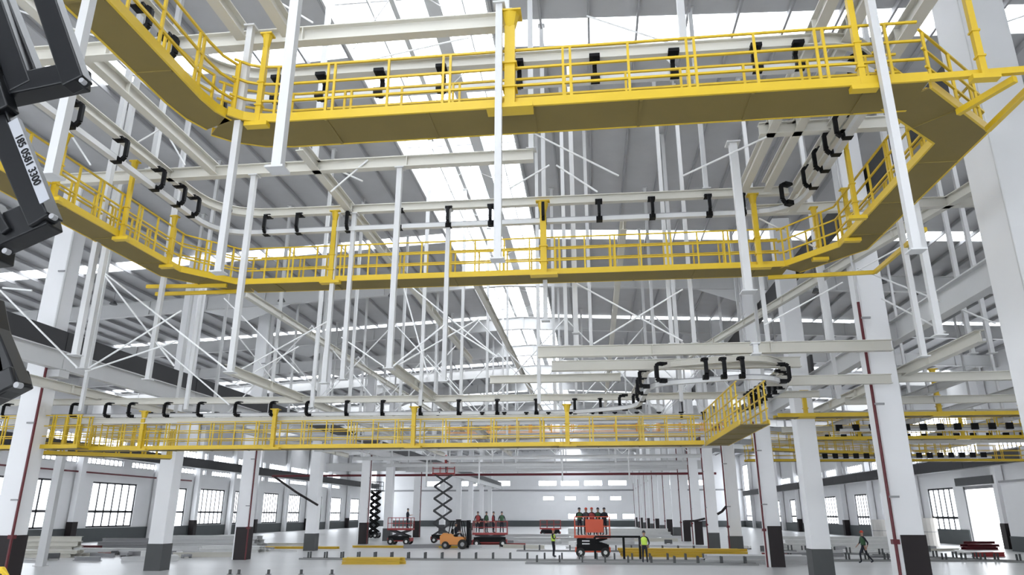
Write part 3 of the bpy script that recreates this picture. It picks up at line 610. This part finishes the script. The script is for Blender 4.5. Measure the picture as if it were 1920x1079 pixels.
# ============================================================ PEOPLE
def person(X, Y, z, rz, label, pose='stand', vest='vest', helmet='helmet', trousers='navy', s=1.0):
    root = empty('person', (X, Y, z), label, 'person', None, rz)
    L = {'stand': dict(kl=(-.11, .0, .48), fl=(-.13, .0, .07), kr=(.11, .0, .48), fr=(.13, 0, .07), el=(-.30, .02, 1.12), hl=(-.20, -.12, .92), er=(.30, .02, 1.12), hr=(.20, -.12, .92)),
         'walk': dict(kl=(-.09, -.22, .52), fl=(-.09, -.20, .09), kr=(.09, .10, .48), fr=(.09, .42, .12), el=(-.27, -.06, 1.12), hl=(-.25, -.25, .95), er=(.27, .14, 1.12), hr=(.25, .05, .88)),
         'sit': dict(kl=(-.12, -.40, .98), fl=(-.12, -.48, .76), kr=(.12, -.40, .98), fr=(.12, -.48, .76), el=(-.27, -.12, 1.15), hl=(-.15, -.38, 1.12), er=(.27, -.12, 1.15), hr=(.15, -.38, 1.12)),
         'work': dict(kl=(-.10, -.04, .48), fl=(-.12, 0, .07), kr=(.10, -.02, .48), fr=(.12, 0, .07), el=(-.30, -.10, 1.15), hl=(-.20, -.38, 1.2), er=(.30, -.10, 1.15), hr=(.20, -.38, 1.2))}[pose]
    vs = []; es = []; rs = []
    def nv(p, r, par=None):
        vs.append(p); rs.append(r); i = len(vs) - 1
        if par is not None: es.append((par, i))
        return i
    pel = nv((0, 0, .92), (.16, .115)); wa = nv((0, 0, 1.08), (.145, .10), pel); ch = nv((0, 0, 1.28), (.175, .115), wa); sh = nv((0, 0, 1.43), (.12, .08), ch)
    nk = nv((0, -.005, 1.51), (.055, .055), sh); hd0 = nv((0, -.01, 1.58), (.072, .085), nk); hd1 = nv((0, -.01, 1.67), (.077, .095), hd0); nv((0, -.005, 1.735), (.055, .065), hd1)
    for sx, k, f_, e, h in ((-1, 'kl', 'fl', 'el', 'hl'), (1, 'kr', 'fr', 'er', 'hr')):
        a = nv((sx*.095, 0, .86), (.088, .09), pel); kk = nv(L[k], (.058, .06), a); an = nv(L[f_], (.04, .045), kk)
        q = L[f_]; nv((q[0], q[1] - .16, .035 + max(0, q[2] - .09)), (.04, .028), an)
        s0 = nv((sx*.19, 0, 1.40), (.062, .062), sh); ee = nv(L[e], (.045, .045), s0); hh = nv(L[h], (.028, .024), ee)
        dv = (V(L[h]) - V(L[e])).normalized(); sd = V((1, 0, 0)); pm = V(L[h]) + dv*.06; pa = nv(tuple(pm), (.038, .018), hh)
        for fi in range(4):
            o_ = sd * (fi - 1.5) * .02; ln = (.055, .066, .062, .05)[fi]; m1 = pm + o_ + dv*ln*.6; i1 = nv(tuple(m1), (.0085, .0085), pa); nv(tuple(m1 + dv*ln*.5 + V((0, -.012, -.012))), (.008, .008), i1)
        th = V(L[h]) + dv*.02 + V((-sx*.04, -.015, 0)); i1 = nv(tuple(th), (.01, .01), hh); nv(tuple(th + dv*.035), (.009, .009), i1)
    me = bpy.data.meshes.new('body'); me.from_pydata(vs, es, []); o = bpy.data.objects.new('body', me); C.objects.link(o)
    sk_ = o.modifiers.new('skin', 'SKIN'); sk_.use_smooth_shade = True
    if not me.skin_vertices: me.attributes  # layer is made by the modifier
    lay = me.skin_vertices[0].data
    for i, r in enumerate(rs): lay[i].radius = r
    lay[0].use_root = True
    o.modifiers.new('sub', 'SUBSURF').levels = 1
    dg = bpy.context.evaluated_depsgraph_get(); me2 = bpy.data.meshes.new_from_object(o.evaluated_get(dg)); bpy.data.objects.remove(o)
    for mm in (trousers, 'skin'): me2.materials.append(M[mm])
    for p_ in me2.polygons:
        c_ = p_.center; p_.use_smooth = True; hand = abs(c_.x) > .1 and (c_ - V(L['hl'])).length < .16 or (c_ - V(L['hr'])).length < .16
        p_.material_index = 1 if (c_.z > 1.5 or hand) else 0
    body = bpy.data.objects.new('body', me2); C.objects.link(body); body.parent = root
    # face
    fm = MB(); fm.tube([(0, -.105, 1.66), (0, -.128, 1.63)], .010, 6, .015); fm.cbox((-.088, 0, 1.64), .02, .035, .055); fm.cbox((.088, 0, 1.64), .02, .035, .055); fm.build('nose_and_ears', 'skin', body)
    em = MB(); em.cbox((-.03, -.104, 1.665), .022, .012, .010); em.cbox((.03, -.104, 1.665), .022, .012, .010); em.cbox((0, -.1, 1.595), .045, .012, .008); em.build('eyes_and_mouth', 'black', body)
    hm = MB(); hm.tube([(0, -.005, 1.69), (0, -.005, 1.75), (0, 0, 1.79), (0, 0, 1.81)], .115, 14, .04); hm.tube([(0, -.03, 1.695), (0, -.03, 1.70)], .135, 14); hm.build('helmet', helmet, root, smooth=True)
    # vest: rings following the torso
    if vest:
        vm = MB(); n = 16; prof = [(1.0, .172, .135), (1.10, .17, .13), (1.22, .19, .14), (1.34, .205, .14), (1.42, .17, .11), (1.46, .10, .08)]
        vv = []; 
        for z_, rx, ry in prof: vv += [(rx*math.cos(6.2832*j/n), ry*math.sin(6.2832*j/n), z_) for j in range(n)]
        vm.add(vv, [(i*n + j, i*n + (j+1) % n, (i+1)*n + (j+1) % n, (i+1)*n + j) for i in range(len(prof)-1) for j in range(n)])
        v_ = vm.build('vest', vest, root, smooth=True); v_.modifiers.new('sol', 'SOLIDIFY').thickness = .01
    root.scale = (s, s, s)
    return root
person(2.87, 44.7, 0, R(165), 'person in a yellow-green vest and dark clothes standing with back to the viewer', 'stand', 'vest', 'helmety')
person(-2.78, 50.6, 0, R(75), 'person in a dark outfit and red helmet standing beside the orange scissor lift', 'work', 'vest', 'helmet')
person(15.6, 46.1, 0, R(-80), 'person in a pale vest and red helmet striding between the right columns', 'walk', 'green', 'helmet')
# ============================================================ SCISSOR LIFTS, FORKLIFT
def scissor(X, Y, label, plat_z, L=2.4, W=1.3, n=2, m='orange', rz=0, railh=1.1, base=.95):
    t = empty('scissor_lift', (X, Y, 0), label, 'scissor lift', 'scissor lifts', rz)
    MB().box(-L/2, L/2, -W/2, W/2, .30, .62).build('chassis', m, t, bevel=.03)
    MB().box(-L/2 + .1, L/2 - .1, -W/2 - .02, -W/2 + .05, .40, .8).build('control_cover', 'black', t)
    for sx in (-1, 1):
        for sy in (-1, 1):
            wx = sx*(L/2 - .35); wy = sy*(W/2 + .03); w_ = MB().tube([(wx, wy - .11, .3), (wx, wy + .11, .3)], .30, 16).build('wheel', 'tyre', t); MB().tube([(wx, wy - .13, .3), (wx, wy + .13, .3)], .13, 10).build('hub', 'pale', w_)
    z0, z1 = .7, plat_z; st = (z1 - z0) / n; mb = MB()
    for k in range(n):
        for sy in (-1, 1):
            yy_ = sy*(W/2 - .18); a, b_ = z0 + st*k, z0 + st*(k+1); x = L/2 - .2
            mb.bar((-x, yy_, a), (x, yy_, b_), .08, .17); mb.bar((x, yy_ + .09*sy, a), (-x, yy_ + .09*sy, b_), .08, .17)
        for x in (-L/2 + .2, L/2 - .2): mb.tube([(x, -W/2 + .15, z0 + st*k), (x, W/2 - .15, z0 + st*k)], .035, 6)
    mb.build('scissor_arms', 'black' if m != 'redp' else 'frame', t)
    MB().box(-L/2 - .05, L/2 + .05, -W/2, W/2, plat_z, plat_z + .16).build('platform', m, t)
    g = MB()
    for x in (-L/2, -L/6, L/6, L/2):
        for sy in (-1, 1): g.box(x - .025, x + .025, sy*W/2 - .025, sy*W/2 + .025, plat_z, plat_z + railh)
    for h in (railh, railh*.55):
        for sy in (-1, 1): g.box(-L/2, L/2, sy*W/2 - .02, sy*W/2 + .02, plat_z + h - .02, plat_z + h + .03)
        for sx in (-1, 1): g.box(sx*L/2 - .02, sx*L/2 + .02, -W/2, W/2, plat_z + h - .02, plat_z + h + .03)
    g.build('guardrail', m, t)
    return t
sc = scissor(-.15, 51.2, 'orange scissor lift with a crowded platform in the middle of the hall', 1.2, 2.35, 1.4, 1, 'orange', railh=1.35)
MB().box(-1.05, .1, -.76, -.6, .6, 1.18).build('side_panel', 'black', sc)
for z in (.98, .8): MB().box(-.7, -.2, -.78, -.76, z, z + .08).build('panel_stripe', 'pale', sc)
MB().box(-.45, .75, -.75, -.71, 1.55, 2.4).build('rail_banner', 'orange', sc)
for i, (dx, dy, rz, vst, pz) in enumerate([(-.85, .1, 20, 'green', 'work'), (-.4, .4, 160, 'helmety', 'stand'), (.0, -.2, -10, 'redp', 'stand'), (.42, .4, 170, 'green', 'stand'), (.85, .1, 200, 'navy', 'work')]):
    person(-.15 + dx, 51.2 + dy, 1.36, R(rz), 'person in dark work clothes standing on the orange scissor lift, %s' % nth(i, 5), pz, vst, ['helmety', 'helmet', 'helmet', 'helmety', 'helmety'][i], 'navy')
sc = scissor(-18.2, 69.3, 'dark red scissor lift parked by the dark-based left column', 1.3, 2.2, 1.3, 1, 'redp')
person(-17.6, 69.3, 1.46, R(90), 'person in dark clothes standing on the parked red scissor lift', 'work', 'navy', 'helmety')
scissor(-15.2, 74, 'raised scissor lift with long zigzag arms left of the forklift', 6.6, 2.2, 1.2, 5, 'redp', R(8))
person(-15.0, 74, 6.76, R(100), 'person on the raised scissor lift platform under the pipe', 'work', 'redp', 'helmet')
scissor(-26.5, 88, 'distant raised scissor lift with pale zigzag arms near the left columns', 5.4, 1.6, 1.2, 6, 'frame')
scissor(-9.2, 66, 'low dark red scissor lift carrying workers just right of the forklift', 1.0, 3.0, 1.4, 1, 'redp', R(4))
for i, dx in enumerate((-1.1, -.4, .3, 1.0)): person(-9.2 + dx, 66 + (.2 if i % 2 else -.2), 1.16, R(60*i), 'person in dark clothes on the low red lift beside the forklift, %s' % nth(i, 4), 'stand', 'green' if i % 2 else 'redp', 'helmety')
scissor(-5.6, 96, 'small distant red scissor lift standing on the open floor', .9, 2.6, 1.2, 1, 'redp')
# forklift
t = empty('forklift', (-11.2, 61.4, 0), 'amber forklift with black mast and overhead guard facing right', 'forklift')
mb = MB(); mb.add([(-1.45, -.5, .35), (.55, -.5, .30), (.55, -.5, .95), (-.3, -.5, .95), (-.45, -.5, 1.15), (-1.2, -.5, 1.25), (-1.5, -.5, 1.0), (-1.45, .5, .35), (.55, .5, .30), (.55, .5, .95), (-.3, .5, .95), (-.45, .5, 1.15), (-1.2, .5, 1.25), (-1.5, .5, 1.0)],
    [(0, 1, 2, 3, 4, 5, 6), (13, 12, 11, 10, 9, 8, 7)] + [(i, (i+1) % 7, (i+1) % 7 + 7, i + 7) for i in range(7)]); mb.build('body', 'forkl', t, bevel=.04)
mb = MB()
for y in (-.5, .5): mb.bar((-.75, y, 1.2), (-.55, y, 2.15), .07); mb.bar((.5, y, .9), (.3, y, 2.15), .07)
mb.box(-.75, .5, -.55, .55, 2.13, 2.2); mb.build('overhead_guard', 'black', t)
mb = MB(); [mb.box(.72, .92, y - .06, y + .06, .1, 2.25) for y in (-.38, .38)]; [mb.box(.74, .90, -.4, .4, z, z + .1) for z in (.3, .9, 1.5, 2.1)]; mb.box(.92, 1.0, -.5, .5, .3, 1.6); mb.build('mast', 'black', t)
for y in (-.3, .3): MB().box(1.0, 2.0, y - .06, y + .06, .12, .17).build('fork', 'grey', t)
for x, r in ((-1.0, .3), (.42, .38)):
    for y in (-.5, .5): w_ = MB().tube([(x, y - .12, r), (x, y + .12, r)], r, 18).build('wheel', 'tyre', t); MB().tube([(x, y - .14, r), (x, y + .14, r)], r*.45, 10).build('hub', 'grey', w_)
MB().box(-.5, -.1, -.22, .22, .95, 1.1).box(-.55, -.45, -.22, .22, 1.0, 1.55).build('seat', 'black', t); MB().tube([(.35, 0, .95), (.2, 0, 1.3)], .02, 6).tube([(.2, -.17, 1.3), (.2, .17, 1.3)], .02, 6).build('steering_wheel', 'black', t)
person(-11.45, 61.4, .25, R(90), 'person in navy clothes seated at the forklift controls', 'sit', 'navy', 'helmety')
# ============================================================ FLOOR RAILS AND MATERIAL
def floor_rail(pa, pb, label, n):
    t = empty('floor_rail', pa, label, 'floor rail', 'floor rails'); a = V(pa); d = V(pb) - a; L = d.length; d.normalize(); sd = V((d.y, -d.x, 0))
    for s in (-.5, .5): MB().bar(sd*s*.7 + V((0, 0, .05)), sd*s*.7 + d*L + V((0, 0, .05)), .09, .1).build('rail', 'olive', t)
    for k in range(n):
        p = d * (L * (k + .5) / n)
        for s in (-.35, .35): MB().cbox(p + sd*s*.6 + V((0, 0, .25)), .09, .09, .42).build('anchor_stub', 'greybase', t)
floor_rail((-18.5, 46.2, 0), (7, 46.6, 0), 'double dark floor rail with upright stubs crossing the nave, nearer one', 24)
floor_rail((-4, 43.6, 0), (9, 43.8, 0), 'short double floor rail close to the standing worker', 10)
floor_rail((10, 47.5, 0), (24, 49, 0), 'double dark floor rail between the right columns', 12)
floor_rail((14.5, 60.5, 0), (30, 42, 0), 'slanting double floor rail in the right aisle', 20)
floor_rail((-6, 58, 0), (8, 58.2, 0), 'double floor rail behind the orange scissor lift', 12)
# small near stubs at the bottom edge
for i, x in enumerate((425, 442, 498, 560, 618)):
    q = P(x, 1079, Z=0); t = MB().box(-.05, .05, -.05, .05, 0, .22).box(-.12, .12, -.06, .06, 0, .02).build('anchor_stub', 'greybase'); t.location = (q.x, q.y + .3, 0)
    tag(t, 'small dark upright stub on the floor at the bottom edge, %s' % nth(i, 5), 'anchor stub', 'floor stubs at the bottom edge')
def pile(X, Y, lx, n, label, m, name='beam_stack', w=.25, h=.16, rz=0, rows=2, cat='stack'):
    for r in range(rows):
        k = n - r if n > 2 else n
        for i in range(k):
            g = MB().sweep([(-lx/2, 0, 0), (lx/2, 0, 0)], IB(w, h, .025)).build(name, m)
            a = (i - (k-1)/2) * (w + .13); jx = random.uniform(-.3, .3)
            c_, s_ = math.cos(rz), math.sin(rz); g.location = (X + c_*jx - s_*a, Y + s_*jx + c_*a, .001 + r*(h + .016)); g.rotation_euler = (0, 0, rz + random.uniform(-.003, .003))
            tag(g, label, cat, label)
pile(-12.6, 42.6, 3.3, 4, 'yellow steel section in the small pile on the near floor left of centre', 'yellow', 'steel_section', rows=2, cat='steel section', rz=R(4))
pile(5.8, 52.0, 8, 5, 'yellow steel section in the long pile behind the standing worker', 'yellow', 'steel_section', rows=3, cat='steel section', rz=R(-3))
pile(-24.5, 60.5, 7, 3, 'yellow steel section lying behind the left columns', 'yellow', 'steel_section', rows=1, cat='steel section', rz=R(3))
pile(-16, 63, 9, 2, 'yellow steel section lying between the left columns and the forklift', 'yellow', 'steel_section', rows=1, cat='steel section', rz=R(1))
pile(-37, 46.5, 6, 4, 'cream steel beam in the heap on the left aisle floor nearest the viewer', 'cream', 'steel_section', .3, .22, rows=2, cat='steel section', rz=R(6))
pile(-33.5, 50.2, 7, 3, 'pale steel beam in the heap behind the thin standing post', 'white', 'steel_section', .3, .2, rows=2, cat='steel section', rz=R(-5))
pile(-43, 54, 7, 3, 'cream steel beam in the heap before the left window wall', 'cream', 'steel_section', .4, .35, rows=3, cat='steel section', rz=R(2))
pile(-27.5, 55, 5, 4, 'pale steel beam in the heap just behind the grey-based left column', 'pale', 'steel_section', .3, .2, rows=2, cat='steel section', rz=R(-9))
pile(-33, 63, 8, 4, 'pale steel beam in the wide heap deep in the left aisle', 'white', 'steel_section', .4, .3, rows=3, cat='steel section', rz=R(-2))
pile(-39.5, 60, 4, 3, 'grey steel beam in the short heap deep in the left aisle', 'grey', 'steel_section', .3, .25, rows=3, cat='steel section', rz=R(14))
pile(9.2, 45.3, 5.5, 5, 'white steel beam in the flat stack in front of the right columns', 'white', 'steel_section', .35, .22, rows=2, cat='steel section', rz=R(-2))
pile(20, 62, 10, 4, 'grey steel beam in the heap between the right columns', 'pale', 'steel_section', .35, .25, rows=4, cat='steel section')
pile(-2, 72, 11, 4, 'pale steel beam in the flat stack behind the orange lift', 'white', 'steel_section', .4, .3, rows=2, cat='steel section')
pile(-10, 84, 14, 4, 'pale steel beam in the distant stack down the nave', 'white', 'steel_section', .4, .3, rows=2, cat='steel section')
pile(3, 92, 12, 4, 'pale steel beam in the distant stack right of the nave centre', 'pale', 'steel_section', .4, .35, rows=3, cat='steel section')
pile(-45, 60, 9, 4, 'dark red steel beam lying low before the left window wall', 'red', 'steel_section', .3, .2, rows=1, cat='steel section', rz=R(1))
pile(-8.3, 74.5, 11, 2, 'dark red steel beam lying on blocks across the nave', 'red', 'steel_section', .3, .25, rows=1, cat='steel section')
pile(31.0, 64.9, 2.6, 3, 'dark red steel section in the heap beside the bright right doorway', 'red', 'steel_section', .25, .2, rows=3, cat='steel section', rz=R(8))
# loose short sections scattered around the heaps
used = []
for i in range(110):
    g_ = i % 4; rx = random.uniform
    X, Y, L_ = [(rx(-40, -25), rx(41, 50), rx(1.5, 4)), (rx(-34, -24), rx(52, 66), rx(2, 5)), (rx(12, 27), rx(52, 62), rx(1.5, 4)), (rx(-14, 8), rx(60, 100), rx(2, 6))][g_]
    if any((X - a)**2 + (Y - b_)**2 < ((L_ + c_) * .42)**2 for a, b_, c_ in used): continue
    used.append((X, Y, L_)); mk = ['cream', 'pale', 'grey', 'white', 'redp', 'white', 'pale', 'grey'][(i // 4) % 8]; word = {'cream': 'cream', 'pale': 'pale', 'grey': 'grey', 'white': 'white', 'redp': 'dark red'}[mk]
    g = MB().sweep([(-L_/2, 0, 0), (L_/2, 0, 0)], IB(rx(.15, .3), rx(.14, .32), .03)).build('steel_offcut', mk); g.location = (X, Y, .002); g.rotation_euler = (0, 0, rx(-.5, .5))
    where = ['among the heaps of the left aisle', 'behind the left columns', 'between the right columns', 'down the open nave'][g_]
    tag(g, 'short %s steel offcut lying loose %s' % (word, where), 'offcut', '%s offcuts %s' % (word, where))
# rolls and boxes
for i, (X, Y, r, h) in enumerate([(29.5, 71, 1.0, 2.4), (30.5, 76.5, 1.0, 2.3), (29.2, 80.5, .8, 2.2)]):
    t = empty('wrapped_bundle', (X, Y, 0), 'tall pale wrapped bundle standing below the right windows, %s' % ['nearest', 'middle', 'farthest'][i], 'bundle', 'wrapped bundles')
    MB().tube([(0, 0, 0), (0, 0, .2), (0, 0, h - .2), (0, 0, h)], r, 18).build('wrap', 'bale', t, smooth=False); MB().tube([(0, 0, h*.5), (0, 0, h*.5 + .06)], r + .01, 18).build('strap', 'grey', t)
for i in range(30):
    X, Y = [(random.uniform(-40, -23), random.uniform(44, 52)), (random.uniform(11, 28), random.uniform(56, 66)), (random.uniform(-6, 8), random.uniform(56, 90))][i % 3]
    sx, sy, sz = random.uniform(.3, 1.1), random.uniform(.3, .8), random.uniform(.2, .6)
    t = empty('material_box', (X, Y, 0), 'small %s on the floor %s' % (['pale parcel of parts', 'grey crate', 'dark bundle of fittings'][(i // 3) % 3], ['among the beams of the left aisle', 'between the right columns', 'down the open nave'][i % 3]), 'box', 'loose material on the floor', random.uniform(0, 3))
    MB().box(-sx/2, sx/2, -sy/2, sy/2, .08, sz).build('body', ['pale', 'grey', 'greybase'][(i // 3) % 3], t, bevel=.02)
    MB().box(-sx/2, sx/2, -sy/2, -sy/2 + .08, 0, .08).box(-sx/2, sx/2, sy/2 - .08, sy/2, 0, .08).build('skid', 'olive', t)
# barrier rail near the orange lift
t = empty('barrier_frame', (1.2, 48.0, 0), 'dark steel barrier frame standing between the orange lift and the vested worker', 'barrier')
for x in (-1.2, .6, 1.6): MB().box(x - .07, x + .07, -.07, .07, 0, 1.35).build('upright', 'black', t)
MB().box(-1.2, 1.65, -.06, .06, 1.3, 1.42).build('top_rail', 'black', t)
# grey partition room at right
t = empty('partition_room', (34.0, 56, 0), 'grey walled partition box with a black base at the right edge', 'partition')
MB().box(-1.9, 0, -6, 6.2, 1.1, 5.1).build('panel', 'wall', t); MB().box(-1.95, 0, -6.05, 6.25, 0, 1.1).build('base', 'wainscot', t); MB().box(-1.98, 0, -6.1, 6.3, 5.1, 5.25).build('cap', 'grey', t)
# sloping dark pipes hanging at the columns
for a, b_, Y, lab in [((515, 895), (596, 948), 55.9, 'long dark sloping pole leaning at the left between two columns'), ((1283, 978), (1322, 973), 62, 'dark sagging cable between the right columns'), ((1345, 965), (1362, 950), 52, 'short dark sloping bar by the grey-based right column')]:
    p, q = P(*a, Y=Y), P(*b_, Y=Y); t = MB().tube([(0, 0, 0), (q - p)*.5 + V((0, 0, -.08)), q - p], .09, 6).build('pole', 'maroon'); t.location = p; tag(t, lab, 'pole')
# lamps under the rafters
for i, (px_, py_) in enumerate([(213, 568), (528, 562), (1530, 545), (1655, 527), (735, 552)]):
    q = P(px_, py_, Y=40.5); t = empty('high_bay_lamp', q, 'dark high-bay lamp hanging under the first rafter, %s' % nth(i, 5), 'lamp', 'high-bay lamps')
    MB().tube([(0, 0, -.12), (0, 0, .12)], .24, 12, .1).build('reflector', 'greybase', t); MB().tube([(0, 0, .12), (0, 0, roof_z(q.x) - q.z)], .02, 5).build('cord', 'grey', t)
